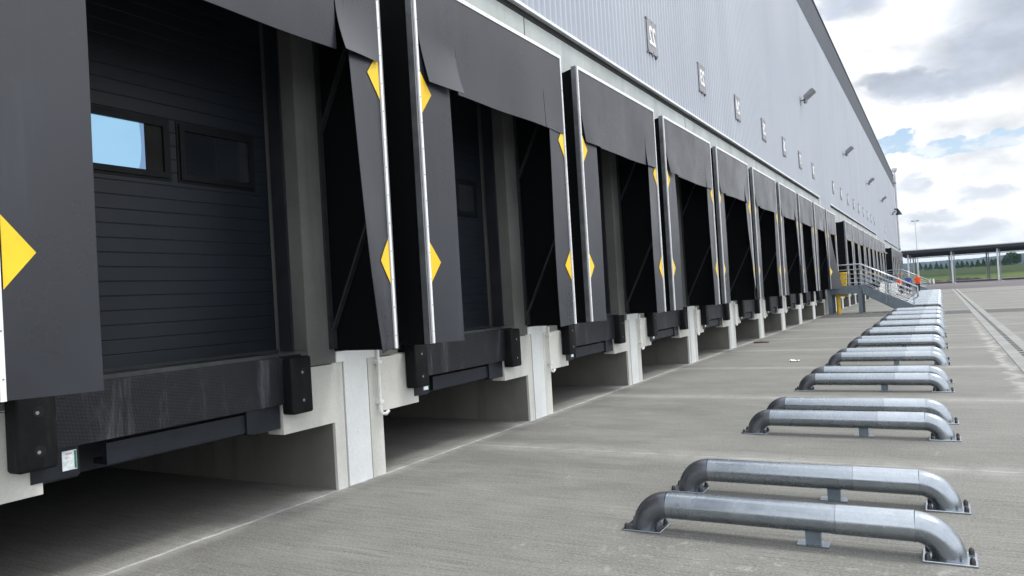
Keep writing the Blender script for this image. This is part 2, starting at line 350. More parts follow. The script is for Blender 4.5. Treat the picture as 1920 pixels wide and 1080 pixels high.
# ------------------------------------------------------------------ mesh builder
class MB:
    def __init__(s): s.v = []; s.f = []; s.mi = []; s.sm = []; s.mats = []
    def _m(s, m):
        m = MT[m] if isinstance(m, str) else m
        if m not in s.mats: s.mats.append(m)
        return s.mats.index(m)
    def add(s, vs, fs, m, smooth=False):
        o = len(s.v); s.v += [tuple(v) for v in vs]; k = s._m(m)
        for f in fs: s.f.append([i+o for i in f]); s.mi.append(k); s.sm.append(smooth)
        return s
    def box(s, x0, x1, y0, y1, z0, z1, m):
        vs = [(x, y, z) for x in (x0, x1) for y in (y0, y1) for z in (z0, z1)]
        return s.add(vs, [(0, 1, 3, 2), (4, 6, 7, 5), (0, 4, 5, 1), (2, 3, 7, 6), (0, 2, 6, 4), (1, 5, 7, 3)], m)
    def rbox(s, x0, x1, y0, y1, z0, z1, r, m, seg=3):
        bm = bmesh.new(); bmesh.ops.create_cube(bm, size=1)
        for v in bm.verts:
            v.co = Vector(((x0+x1)/2+v.co.x*(x1-x0), (y0+y1)/2+v.co.y*(y1-y0), (z0+z1)/2+v.co.z*(z1-z0)))
        bmesh.ops.bevel(bm, geom=bm.edges[:], offset=r, segments=seg, affect='EDGES', profile=.5)
        bm.verts.index_update()
        s.add([v.co[:] for v in bm.verts], [[v.index for v in f.verts] for f in bm.faces], m, seg > 1); bm.free(); return s
    def bar(s, a, b, w, h, m, up=(0, 0, 1)):
        a, b = Vector(a), Vector(b); d = (b-a).normalized(); u = Vector(up)
        x = d.cross(u).normalized()*w/2; y = x.normalized().cross(d).normalized()*h/2
        vs = [p+i*x+j*y for p in (a, b) for i, j in ((-1, -1), (1, -1), (1, 1), (-1, 1))]
        return s.add(vs, [(3, 2, 1, 0), (4, 5, 6, 7)]+[(i, (i+1) % 4, (i+1) % 4+4, i+4) for i in range(4)], m)
    def tube(s, pts, r, m, n=14, caps=True, smooth=True):
        pts = [Vector(p) for p in pts]; rs = r if isinstance(r, (list, tuple)) else [r]*len(pts)
        d0 = (pts[1]-pts[0]).normalized(); ref = Vector((0, 0, 1)) if abs(d0.z) < .9 else Vector((1, 0, 0))
        x = d0.cross(ref).normalized(); vs = []
        for i, p in enumerate(pts):
            d = ((pts[min(i+1, len(pts)-1)]-pts[max(i-1, 0)])).normalized()
            x = (x-d*x.dot(d)).normalized(); y = d.cross(x)
            vs += [p+rs[i]*(math.cos(2*math.pi*k/n)*x+math.sin(2*math.pi*k/n)*y) for k in range(n)]
        fs = [(i*n+k, i*n+(k+1) % n, (i+1)*n+(k+1) % n, (i+1)*n+k) for i in range(len(pts)-1) for k in range(n)]
        s.add(vs, fs, m, smooth)
        if caps:
            o = len(vs); s.add(vs[:n], [tuple(range(n))[::-1]], m); s.add(vs[-n:], [tuple(range(n))], m)
        return s
    def sheet(s, fn, nu, nv, m, th=.004, d=(1, 0, 0)):
        d = Vector(d)*th; P = [[Vector(fn(i/nu, j/nv)) for j in range(nv+1)] for i in range(nu+1)]
        vs = [p for r in P for p in r]; W = nv+1; n = len(vs); fs = []
        for i in range(nu):
            for j in range(nv):
                q = (i*W+j, (i+1)*W+j, (i+1)*W+j+1, i*W+j+1); fs.append(q); fs.append(tuple(k+n for k in q[::-1]))
        for i in range(nu):
            for j in (0, nv):
                q = (i*W+j, (i+1)*W+j, (i+1)*W+j+n, i*W+j+n); fs.append(q if j else q[::-1])
        for j in range(nv):
            for i in (0, nu):
                q = (i*W+j, i*W+j+1, i*W+j+1+n, i*W+j+n); fs.append(q[::-1] if i else q)
        vv = [p+d for p in vs]+vs
        top = fs[0:2*nu*nv]; rim = fs[2*nu*nv:]
        s.add(vv, top, m, True); return s.add(vv, rim, m, False)
    def extr(s, prof, y0, y1, m):                       # (x,z) polyline run along y
        n = len(prof); vs = [(x, y, z) for y in (y0, y1) for x, z in prof]
        return s.add(vs, [(i, i+1, i+1+n, i+n) for i in range(n-1)], m)
    def mesh(s, name):
        me = bpy.data.meshes.new(name); me.from_pydata(s.v, [], s.f)
        for m in s.mats: me.materials.append(m)
        me.polygons.foreach_set('material_index', s.mi); me.polygons.foreach_set('use_smooth', s.sm)
        me.update(); bm = bmesh.new(); bm.from_mesh(me); bmesh.ops.recalc_face_normals(bm, faces=bm.faces[:]); bm.to_mesh(me); bm.free()
        return me
    def build(s, name, parent=None): return put(name, s.mesh(name), parent)

def put(name, mesh, parent=None, loc=None):
    o = bpy.data.objects.new(name, mesh); COL.objects.link(o)
    if parent: o.parent = parent
    if loc: o.location = loc
    return o
def tag(o, label, cat, group=None):
    o['label'] = label; o['category'] = cat
    if group: o['group'] = group
    return o
def thing(name, label, cat, loc=(0, 0, 0), group=None):
    o = bpy.data.objects.new(name, None); COL.objects.link(o); o.location = loc; o.empty_display_size = .2
    return tag(o, label, cat, group)
def struct(o, kind='structure'): o['kind'] = kind; return o
def kids(o): return [c for c in COL.objects if c.parent == o]
TREE = {}
def dup(root, loc, label, rotz=None, scale=None):
    if root not in TREE:
        TREE[root] = [(c, [(g) for g in kids(c)]) for c in kids(root)]
    r = root.copy(); COL.objects.link(r); r.location = loc; r['label'] = label
    if rotz is not None: r.rotation_euler = (0, 0, rotz)
    if scale is not None: r.scale = (scale,)*3
    for c, gs in TREE[root]:
        cc = c.copy(); COL.objects.link(cc); cc.parent = r
        for g in gs:
            gg = g.copy(); COL.objects.link(gg); gg.parent = cc
    return r
ORD = ['nearest', 'second', 'third', 'fourth', 'fifth', 'sixth', 'seventh', 'eighth', 'ninth', 'tenth', 'eleventh', 'twelfth', 'thirteenth',
       'fourteenth', 'fifteenth', 'sixteenth', 'seventeenth', 'eighteenth', 'nineteenth', 'twentieth', 'twenty-first', 'twenty-second']

# ------------------------------------------------------------------ ground
XW = -4.75                                   # front face of the dock wall
MB().box(-4000, 4000, -300, 6000, -1.2, -.02, 'land').build('ground')['kind'] = 'structure'
def flat(name, x0, x1, y0, y1, z, m): return struct(MB().box(x0, x1, y0, y1, z-.02, z, m).build(name))
flat('concrete_yard', -12, 60, -30, 89.5, 0, 'yard')
flat('asphalt_road', -60, 200, 89.5, 200, -.006, 'asphalt')
flat('dark_strip', XW+.02, 60, 34.5, 37.3, .004, 'band')
for x in (XW+.02,): flat('expansion_joint', x, 60, 71.6, 72.3, .004, 'band')

# drain: pale concrete kerbs with a slotted channel
d = thing('drainage_channel', 'long pale concrete drainage channel with a dark slotted grate across the yard', 'drain', (1.30, 14, .004))
k = MB().box(-.25, -.05, -24, 23, -.02, .004, 'kerb').box(.05, .25, -24, 23, -.02, .004, 'kerb'); k.box(-.25, -.05, 23.03, 76, -.02, .004, 'kerb').box(.05, .25, 23.03, 76, -.02, .004, 'kerb')
k.build('concrete_surround', d)
g = MB().box(-.052, .052, -24, 76, -.02, -.0015, 'slot')
for i in range(200): g.box(-.05, .05, -24+i*.5, -24+i*.5+.14, -.0015, .003, 'kerb')
g.build('slotted_grate', d)
# ------------------------------------------------------------------ docks layout
CEN = [3.54+3.62*k+(0.0 if k < 5 else .06*(k-4)) for k in range(10)]
G2 = [43.9+3.72*j for j in range(9)]; G3 = [88.6+3.72*j for j in range(7)]
ALL = CEN+G2+G3
def dock_phrase(i):
    if i == 0: return 'the nearest dock at the left photo edge'
    if i < 3: return f'the {ORD[i]} dock from the camera'
    if i < 10: return f'the dock under sign {19+i}'
    if i < 19: return f"the {ORD[i-10].replace('nearest','first')} dock beyond the near stairs"
    return f"the {ORD[i-19].replace('nearest','first')} dock beyond the far stairs"
ZD = 1.24                                     # dock floor
ZB, ZT = 5.56, 13.92                          # cladding from / to
ZP = 15.6                                     # parapet top
YS, YE = -9.0, 117.0
wh = thing('warehouse', 'long silver corrugated warehouse with a concrete base and a row of truck docks', 'warehouse', (0, 0, 0))

def build_wall():
    groups = [CEN, G2, G3]; bays = []
    def P(name, *boxes):
        m = MB()
        for bx in boxes: m.box(*bx)
        return m.build(name, wh)
    for gi, g in enumerate(groups):
        y0 = (YS if gi == 0 else g[0]-1.7); y1 = g[-1]+1.75
        if gi == 2: y1 = YE
        P('concrete_wall', (-5.35, XW, y0, y1, 4.35, 5.52, 'wall'))
        edges = [y0]
        for c in g: edges += [c-1.2, c+1.2]
        edges.append(y1)
        for k in range(0, len(edges), 2): P('concrete_wall', (-5.35, XW, edges[k], edges[k+1], 1.13, 4.349, 'inner'))
        if gi < 2: bays.append((y1, groups[gi+1][0]-1.7))
        def pier(a, b):
            p = P('concrete_pier', (XW-.03, XW+.006, a+.145, b-.20, 0, 1.13, 'pier'), (XW-.03, XW+.010, a+.05, b-.06, 1.13, 1.225, 'pier'),
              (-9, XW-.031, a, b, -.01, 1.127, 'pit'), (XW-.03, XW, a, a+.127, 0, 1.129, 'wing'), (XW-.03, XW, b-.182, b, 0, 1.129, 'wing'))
        if gi == 0: P('concrete_plinth', (-9, XW, YS, g[0]-2.14, -.01, 1.10, 'wing'))
        for n, c in enumerate(g):
            first, last = n == 0, n == len(g)-1
            a = c-2.14 if gi == 0 else c-1.78
            if first: pier(a, a+.66)
            L = (a+.66) if first else g[n-1]+2.14
            off = -.13 if (gi == 0 and n == 0) else 0
            R = c+1.48
            P('concrete_wing', (-4.93, XW, L, c-.90+off, .60, 1.12, 'wing'))
            P('concrete_wing', (-4.93, XW, c+.88, R, .60, 1.12, 'wing'))
            pier(R, (R+.66) if not last else R+.5)
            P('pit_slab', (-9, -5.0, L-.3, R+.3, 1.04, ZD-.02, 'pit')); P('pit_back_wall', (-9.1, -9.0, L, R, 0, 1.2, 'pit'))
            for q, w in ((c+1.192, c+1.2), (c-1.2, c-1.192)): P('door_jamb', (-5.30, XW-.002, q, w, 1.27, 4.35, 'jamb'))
            for q, w in ((c+1.165, c+1.191), (c-1.191, c-1.165)): P('door_track', (-5.05, -4.90, q, w, 1.27, 4.35, 'track'))
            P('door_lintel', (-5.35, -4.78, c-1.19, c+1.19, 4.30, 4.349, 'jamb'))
    for i in range(15):
        y = 9.12+7.54*i
        if not any(a-.3 < y < b+.3 for a, b in bays): P('panel_joint', (XW-.01, XW+.002, y-.009, y+.009, 4.36, 5.5, 'dark'))
    return bays
BAYS = build_wall()

def corrugated(y0, y1, z0, z1, pitch, depth, x, m, name):
    q = pitch; vs = []; n = int(round((y1-y0)/q)); q = (y1-y0)/n
    pts = []
    for i in range(n):
        y = y0+i*q
        pts += [(x, y), (x, y+.40*q), (x+depth, y+.58*q), (x+depth, y+.84*q)]
    pts.append((x, y1)); k = len(pts)
    vs = [(px, py, z) for z in (z0, z1) for px, py in pts]
    b = MB(); b.add(vs, [(i, i+1, i+1+k, i+k) for i in range(k-1)], m)
    return b
cl = corrugated(YS, YE, ZB, ZT, 00.18, .058, -4.738, 'clad', 'cladding')
for a, b in BAYS:
    q = corrugated(a+.02, b-.02, ZD-.1, ZB-.0, 00.18, .058, -4.7388, 'clad', 'cladding'); cl.add(q.v, q.f, 'clad')
cl.build('cladding', wh)
corrugated(YS, YE, ZT, ZP, .40, .035, -4.70, 'parapet', 'parapet').build('parapet_cladding', wh)
fl = MB(); shade_gap = MB()
segs = [(YS, BAYS[0][0]), (BAYS[0][1], BAYS[1][0]), (BAYS[1][1], YE)]
for a, b in segs:
    fl.box(-4.76, -4.668, a, b, ZB, ZB+.042, 'flash'); shade_gap.box(-4.78, -4.742, a, b, ZB-.085, ZB-.001, 'dark')  # dark strip stands in for the shadow below the flashing
    fl.box(-4.76, -4.66, b-.02, b+.06, ZD, ZB, 'flash')
fl.build('drip_flashing', wh); shade_gap.build('painted_shadow_gap', wh)
MB().box(-5.0, -4.62, YS, YE, ZP, ZP+.07, 'lamp').build('parapet_coping', wh)
r = MB(); r.box(-70, -4.8, YS, YE, ZP-.5, ZP-.3, 'roof'); r.box(-70, -4.8, YE-.04, YE-.002, -.01, ZP-.5, 'clad'); r.box(-70, -4.8, YS+.002, YS+.04, -.01, ZP-.5, 'clad'); r.box(-70, -69.9, YS+.05, YE-.05, -.01, ZP-.5, 'clad')
r.box(-5.7, -5.6, YS+.05, YE-.05, 1.3, 15, 'dark')  # unseen dark inner sheet, added to block light behind the doors
r.build('roof', wh)
for a, b in BAYS: MB().box(-5.4, XW, a, b, -.01, ZD-.12, 'wing').build('bay_base', wh)

# doors: grooved sectional panels with two windows; the first one has a bright pane
def door_mesh():
    m = MB(); prof = []; z = 1.27; h = .105; x = -5.12
    while z < 4.35:
        prof += [(x-.004, z), (x, z+.005), (x, z+h-.006), (x-.004, z+h-.002)]; z += h
    m.extr(prof, -1.19, 1.19, 'door'); m.box(x-.04, x-.012, -1.19, 1.19, 1.26, 4.40, 'dark'); m.box(x-.02, x+.02, -1.19, 1.19, 1.245, 1.283, 'dark')
    return m.mesh('dock_door')
def win_mesh(lit):
    m = MB(); w, h, f = .315, .175, .045; x = -5.118
    for a in ((-w-f, w+f, -h-f, -h), (-w-f, w+f, h, h+f), (-w-f, -w, -h, h), (w, w+f, -h, h)): m.box(x-.005, x+.022, a[0], a[1], a[2], a[3], 'doorframe')
    for a in ((-w-f-.02, w+f+.02, -h-f-.02, -h-f), (-w-f-.02, w+f+.02, h+f, h+f+.02), (-w-f-.02, -w-f, -h-f, h+f), (w+f, w+f+.02, -h-f, h+f)): m.box(x-.005, x+.006, a[0], a[1], a[2], a[3], 'doorframe')
    if not lit: m.box(x-.004, x+.003, -w, w, -h, h, 'glass')
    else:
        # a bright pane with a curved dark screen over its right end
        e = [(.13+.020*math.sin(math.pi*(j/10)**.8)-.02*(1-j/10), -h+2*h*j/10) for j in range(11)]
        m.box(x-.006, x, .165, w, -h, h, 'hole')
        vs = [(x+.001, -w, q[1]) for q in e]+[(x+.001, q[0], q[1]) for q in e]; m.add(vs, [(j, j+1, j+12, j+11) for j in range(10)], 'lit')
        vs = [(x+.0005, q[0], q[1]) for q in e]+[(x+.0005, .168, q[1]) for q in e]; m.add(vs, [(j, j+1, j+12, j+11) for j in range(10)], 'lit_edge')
    return m.mesh('door_window')
DM, WD, WL = door_mesh(), win_mesh(False), win_mesh(True)
for i, c in enumerate(ALL):
    dd = put('dock_door', DM, wh, (0, c, 0))
    if i == 0: dd['label'] = 'black ribbed sectional door with one bright blue window'
    put('door_window', WD, dd, (0, .665, 2.91)); put('door_window', WL if i == 0 else WD, dd, (0, -.155, 2.91))
# white drain pipe beside each pier
pm = MB(); pm.tube([(XW+.035, 0, 1.2), (XW+.035, 0, .62), (XW+.045, .012, .585), (XW+.05, .06, .575), (XW+.05, .10, .60)], .017, 'pipe', 10)
for z in (1.08, .70): pm.box(XW, XW+.06, -.028, .028, z-.014, z+.014, 'pipe')
PIPE = pm.mesh('drain_pipe')
for g in (CEN, G2):
    for n in range(len(g)-1): put('drain_pipe', PIPE, wh, (0, g[n]+2.07, 0))
# personnel doors in the two stair bays
for a, b in BAYS:
    y = a+1.4
    pd = MB().box(-4.72, -4.66, y, y+1.0, ZD-.03, ZD+2.1, 'track').build('staff_door', wh)
    MB().box(-4.66, -4.62, y+.1, y+.14, ZD+1.0, ZD+1.13, 'zinc').build('handle', pd)

# ------------------------------------------------------------------ dock shelters
XF, ZS, ZTOP, ZH = -4.06, 1.235, 4.67, 3.67
HW = 1.56
CACHE = {}
def cached(key, fn):
    if key not in CACHE: CACHE[key] = fn()
    return CACHE[key]
def wall_mesh(sg):
    def fn(u, v):                                   # fabric side, slightly slack between frame bars
        x = XW+(XF-XW)*u; z = ZS+(ZTOP-ZS)*v
        s = math.sin(math.pi*u)
        z -= (.05*s)*(v > .97) if False else .06*s*v**12
        return (x, sg*(HW-.012)-sg*.018*s*math.sin(math.pi*v)+.008*math.sin(9*v+3*u)*s, z)
    return MB().sheet(fn, 8, 24, 'side', .02, (0, sg, 0)).mesh('side_wall')
def roof_mesh():
    def fn(u, v):
        x = XW+(XF-XW)*u; return (x, -HW+2*HW*v, ZTOP-.012-.06*math.sin(math.pi*u))
    return MB().sheet(fn, 8, 4, 'side', .01, (0, 0, 1)).mesh('roof_panel')
def trim_mesh(kind):
    m = MB(); rr = random.Random(kind == 'top')
    if kind == 'top':
        m.box(XF-.03, XF+.018, -HW, HW, ZTOP-.030, ZTOP+.012, 'trim')
        for i in range(13): y = -HW+.12+i*.24; m.tube([(XF+.018, y, ZTOP-.01), (XF+.021, y, ZTOP-.01)], .005, 'zinc', 6)
    else:
        sg = kind
        y0, y1 = sorted((sg*HW, sg*(HW-.028)))
        m.box(XF-.01, XF+.018, y0, y1, ZS+.01, ZTOP-.031, 'trim')
        for i in range(14): z = ZS+.12+i*.24; m.tube([(XF+.018, sg*(HW-.016), z), (XF+.021, sg*(HW-.016), z)], .005, 'zinc', 6)
    return m.mesh('edge_trim')
def rail_mesh(sg):
    y0, y1 = sorted((sg*(HW+.010), sg*(HW+.032)))
    return MB().box(XF-.06, XF+.004, y0, y1, ZS+.005, ZTOP+.005, 'rail').mesh('corner_rail')
def strut_mesh(sg, z0):
    y = sg*(HW-.06)
    return MB().bar((XW+.03, y, z0), (XF-.05, y, z0+1.22), .02, .045, 'strut', (0, 1, 0)).mesh('strut')
def wallframe_mesh(sg):
    m = MB(); y0, y1 = sorted((sg*(HW-.035), sg*(HW-.085)))
    m.box(XW+.004, XW+.028, y0, y1, ZS+.02, ZTOP-.05, 'strut'); m.box(XW+.028, XW+.06, y0, y1, ZS+.02, ZS+.20, 'strut')
    return m.mesh('wall_frame')

def curtain_fn(sg, ang_top, ang_bot, w_top, w_bot, seed):
    r = random.Random(seed); p1, p2 = r.uniform(0, 6), r.uniform(0, 6)
    def fn(u, z):                                   # u: 0 outer edge .. 1 inner edge
        v = (ZTOP-.05-z)/(ZTOP-.05-ZS)
        w = w_top+(w_bot-w_top)*v; a = ang_top+(ang_bot-ang_top)*v**1.6
        q = u*w; bulge = .010*math.sin(3.1*v+p1)*u+.006*math.sin(7*v+p2)*u
        dz = -.016*u*(z < ZS+.4)*(1-(z-ZS)/.4)
        return (XF-.006+q*math.sin(a)*(.55+.45*u)+bulge, sg*(HW-.012-q*math.cos(a)), z+dz)
    return fn
def side_curtain(i, sg, a0, a1, w0, w1, parent):
    f = curtain_fn(sg, a0, a1, w0, w1, i*7+sg)
    c = MB().sheet(lambda u, v: f(u, ZTOP-.06-(ZTOP-.06-ZS-.012)*v), 8, 26, 'curtain', .005).build('side_curtain', parent)
    for zm, hh in ((3.57, .20), (1.99, .19)):
        # half a diamond, its long side on the trim
        m = MB(); vs = []; n = 8
        wd = .165
        for j in range(n+1):
            t = -1+2*j/n; z = zm+t*hh; e = max(.0, (1-abs(t)))*wd/ max(w0, .2)
            for u in (0.06, .06+e*.5, .06+e):
                p = f(min(u, 1), z); vs.append((p[0]+.011, p[1], z))
        fs = []
        for j in range(n):
            for q in range(2): fs.append((j*3+q, j*3+q+1, j*3+q+4, j*3+q+3))
        m.add(vs, fs, 'yellow'); k = m.build('yellow_marker', c)
    return c
def header(i, c, r, parent, wild=0):
    lo = MB(); n0 = XF+.004
    aL, aR, aM = r.uniform(.02, .10), r.uniform(-.01, .05), r.uniform(0, .03)
    if i == 1: aL, aR, aM = .09, .012, .02
    if i == 0: aL, aR, aM = .05, .09, .0
    sl, sr = -HW+.66, HW-.55; zs = 4.15; ztop = ZTOP-.035
    if wild: aL, aM, aR = .35, .30, .12
    p1 = r.uniform(0, 6)
    def base(y, z):                                  # gentle waves, stronger towards the free edge
        v = max(0, (ztop-z)/(ztop-ZH)); return n0+.012*math.sin(2.3*y+p1)*v+.006*math.sin(5.1*y+2*p1)*v
    def flap(y0, y1, amt, curl, tilt, mode):
        def fn(u, v):
            z = ztop-(ztop-ZH)*v; v = max(0, (zs-z)/(zs-ZH)); gg = .005*min(1, v*8)
            ya = y0+(gg if mode != 'L' else 0); yb = y1-(gg if mode != 'R' else 0); y = ya+(yb-ya)*u
            e = {'L': (.35+.65*u), 'R': (1-u)*.8+.2, 'M': .5}[mode]
            x = base(y, z)+amt*e*v*v
            yy = y+curl*v*(1-u)*(mode == 'L')+curl*v*u*(mode == 'R')*-1
            return (x, yy, z+tilt*v*(u-.5))
        lo.sheet(fn, 10 if mode != 'M' else 20, 20, 'curtain', .005)
    g = 0
    flap(-HW+.03, sl-g, aL, .10, r.uniform(-.03, .01), 'L'); flap(sl+g, sr-g, aM, 0, r.uniform(-.012, .012), 'M'); flap(sr+g, HW-.03, aR, .02, r.uniform(-.02, .03), 'R')
    h = lo.build('header_curtain', parent); bm = bmesh.new(); bm.from_mesh(h.data)
    bmesh.ops.delete(bm, geom=[v for v in bm.verts if not v.link_faces], context='VERTS')
    sm = [v for v in bm.verts if any(f.smooth for f in v.link_faces)]; bmesh.ops.remove_doubles(bm, verts=sm, dist=1e-5); bm.to_mesh(h.data); bm.free(); return h
def make_shelter(i, c):
    ph = dock_phrase(i)
    look = 'black dock shelter with grey curtains and yellow markers'
    s = thing('dock_shelter', f'black dock shelter with grey curtains around {ph}', 'dock shelter', (0, c-(.022 if i == 0 else 0), 0), 'dock shelters along the warehouse wall')
    r = random.Random(100+i); far = i >= 10
    for sg in (-1, 1):
        put('side_wall', cached(('w', sg), lambda: wall_mesh(sg)), s)
        put('edge_trim', cached(('t', sg), lambda: trim_mesh(sg)), s); put('corner_rail', cached(('r', sg), lambda: rail_mesh(sg)), s)
        if not far or i == 10:
            put('wall_frame', cached(('f', sg), lambda: wallframe_mesh(sg)), s)
            for z0 in (1.38, 3.20): put('strut', cached(('s', sg, z0), lambda: strut_mesh(sg, z0)), s)
    put('roof_panel', cached('roof', roof_mesh), s); put('edge_trim', cached('top', lambda: trim_mesh('top')), s)
    header(i, c, r, s, wild=(i in (18,)))
    wl = .52 if not far else r.uniform(.42, .6); la = r.uniform(-.02, .08)
    side_curtain(i, -1, 0, la if i < 9 else (.75 if i == 9 else r.uniform(.05, .5)), wl, wl+(.0 if i < 9 else r.uniform(-.05, .1)), s)
    wr = .43; ra = r.uniform(0, .12)
    if i == 0: ra = .47
    if i in (4, 6, 8): ra = r.uniform(.1, .3)
    side_curtain(i, 1, 0, ra, wr, wr, s)
for i, c in enumerate(ALL): make_shelter(i, c)

# ------------------------------------------------------------------ dock levellers and bumpers
def make_leveller(c, off):
    t = thing('dock_leveller', 'x', 'dock leveller', (0, c, 0), 'dock levellers under the doors')
    y0, y1 = -.97+off, .885
    MB().box(XW-.03, XW+.035, y0, y1, .855, 1.235, 'plate').build('lip_plate', t)
    p = MB().box(-5.10, XW-.04, y0, y1, 1.215, 1.262, 'plate'); p.box(XW-.06, XW-.012, y0, y1, 1.236, 1.266, 'strut').build('platform', t)
    b = MB().box(XW-.05, XW-.01, -.62, .52, .685, .825, 'beam'); b.box(XW-.16, XW-.05, -.62, .52, .685, .72, 'beam').build('front_beam', t)
    for a, e in ((-.97+off, -.72+off*.7), (.55, .86)):
        q = MB().box(XW-.09, XW-.015, a, e, .655, .853, 'beam')
        q.box(XW-.02, XW+.010, (a-.05 if a > 0 else a), (a+.06 if a > 0 else e), .67, .853, 'beam').build('pit_bracket', t)
    MB().box(XW-.40, XW-.12, -.5, .62, .835, .85, 'rust').build('toe_guard', t)
    lx, ly = XW+.011, -.82+off*.75
    l = MB().box(lx, lx+.003, ly, ly+.09, .71, .83, 'label')
    l.box(lx+.0031, lx+.004, ly+.074, ly+.088, .715, .825, 'label_green'); l.box(lx+.0031, lx+.004, ly+.02, ly+.06, .808, .815, 'label_ink'); l.box(lx+.0031, lx+.004, ly+.02, ly+.05, .785, .788, 'label_ink'); l.build('data_label', t)
    MB().box(-5.1, -5.05, y0, y1, .62, 1.21, 'beam').build('pit_frame', t)
    return t
def make_bumper():
    t = thing('rubber_bumper', 'x', 'bumper', (0, 0, 0), 'rubber dock bumpers')
    b = MB().rbox(XW+.001, XW+.135, -.115, .115, .765, 1.235, .022, 'rubber')
    b.box(XW-.02, XW+.03, -.10, .10, 1.23, 1.247, 'beam').build('rubber_block', t)
    for z in (.88, 1.11):
        h = MB(); x = XW+.1355
        h.tube([(x-.012, .01, z), (x+.0012, .01, z)], .033, 'hole', 16); bo = h.build('bolt_hole', t)
        MB().tube([(x-.005, .002, z-.006), (x+.0022, .002, z-.006)], .011, 'zinc', 8).build('bolt', bo)
    return t
lv0 = make_leveller(CEN[0], -.13); lv0['label'] = f'dark tread-plate dock leveller in {dock_phrase(0)}'
lv1 = make_leveller(CEN[1], 0); lv1['label'] = f'dark tread-plate dock leveller streaked with dust in {dock_phrase(1)}'
bp = make_bumper(); first = True
for i, c in enumerate(ALL):
    if i > 1: dup(lv1, (0, c, 0), f'dark steel dock leveller in {dock_phrase(i)}')
    for sg in (-1, 1):
        off = -.13 if (i == 0 and sg < 0) else 0
        lab = f"black rubber bumper on the {'left' if sg < 0 else 'right'} of {dock_phrase(i)}"
        loc = (0, c+sg*.985+off, 0)
        if first: bp.location = loc; bp['label'] = lab; first = False
        else: dup(bp, loc, lab)

# ------------------------------------------------------------------ number signs (the photograph is mirrored, so are its numbers)
def text_mesh(txt, size, m):
    cu = bpy.data.curves.new('t', 'FONT'); cu.body = txt; cu.size = size; cu.align_x = 'CENTER'; cu.align_y = 'CENTER'; cu.extrude = .004; cu.offset = .008
    ob = bpy.data.objects.new('t', cu); COL.objects.link(ob); bpy.context.view_layer.update()
    me = bpy.data.meshes.new_from_object(ob.evaluated_get(bpy.context.evaluated_depsgraph_get()))
    bpy.data.objects.remove(ob)
    for v in me.vertices:
        x, y, z = v.co; v.co = (z, -x*.8, y*1.05)
    me.flip_normals() if hasattr(me, 'flip_normals') else None
    me.materials.clear(); me.materials.append(MT[m]); return me
sp = MB().box(-.008, 0, -.28, .28, -.335, .335, 'sign')
for y in (-.26, -.0, .26):
    sp.tube([(0, y, .30), (.012, y, .30)], .014, 'zinc', 8); sp.tube([(0, y, -.31), (.012, y, -.31)], .014, 'zinc', 8)
    sp.box(-.03, -.006, y-.03, y+.03, .325, .345, 'lamp'); sp.box(-.03, -.006, y-.03, y+.03, -.36, -.33, 'lamp')
SPM = sp.mesh('plate')
for i, c in enumerate(ALL):
    if i < 3 or i > 19: continue
    num = str(19+i)
    s = thing('number_sign', (f'grey sign with mirrored white number {num} on the silver cladding' if i < 9 else f'small grey number sign high above {dock_phrase(i)}'),
              'number sign', (-4.655, c, 6.63), 'number signs above the docks')
    put('plate', SPM, s); me = text_mesh(num, .48, 'white'); put('numerals', me, s, (.004, 0, .0))

# ------------------------------------------------------------------ floodlights on the wall
fl0 = thing('floodlight', 'x', 'floodlight', (0, 0, 0), 'floodlights on the cladding')
m = MB().box(-4.70, -4.67, -.14, .14, -.14, .14, 'lamp'); m.tube([(-4.67, 0, 0), (-4.48, 0, 0)], .03, 'lamp', 10); m.tube([(-4.48, 0, -.14), (-4.48, 0, .06)], .075, 'lamp', 12); m.build('bracket', fl0)
h = MB(); a = rad(38); U = Vector((math.cos(a), 0, math.sin(a))); Nn = Vector((-math.sin(a), 0, math.cos(a))); o0 = Vector((-4.50, 0, .05))
def P(u, y, n): return tuple(o0+U*u+Nn*n+Vector((0, y, 0)))
vs = [P(u, y, n) for u in (0, .50) for y in (-.24, .24) for n in (-.075, .05)]
vs += [P(u, y, .12) for u in (.07, .42) for y in (-.16, .16)]
h.add(vs, [(0, 1, 3, 2), (4, 6, 7, 5), (0, 4, 5, 1), (2, 3, 7, 6), (0, 2, 6, 4), (1, 5, 10, 8), (5, 7, 11, 10), (7, 3, 9, 11), (3, 1, 8, 9), (8, 10, 11, 9)], 'lamp')
ho = h.build('lamp_head', fl0)
gl = MB(); gl.add([P(.04, -.16, -.078), P(.48, -.16, -.078), P(.48, .16, -.078), P(.04, .16, -.078)], [(0, 1, 2, 3)], 'lampglass'); gl.build('lens', ho)
FL = [34.0, 50.4, 67.6, 84.2, 103.6]
for n, y in enumerate(FL):
    lab = f"grey wall floodlight on a short arm, {'nearest to the camera' if n == 0 else ORD[n]+' along the cladding' if n < 4 else 'last one before the building corner'}"
    if n == 0: fl0.location = (0, y, 9.33); fl0['label'] = lab
    else: dup(fl0, (0, y, 9.33), lab)
sr = thing('wall_siren', 'small dark horn-shaped siren on the wall beside the building corner', 'siren', (-4.62, 112, 10.6))
MB().tube([(0, 0, 0), (.35, 0, -.05), (.5, 0, -.4), (.5, 0, -.8)], [.10, .14, .20, .42], 'beam', 12).build('horn', sr)
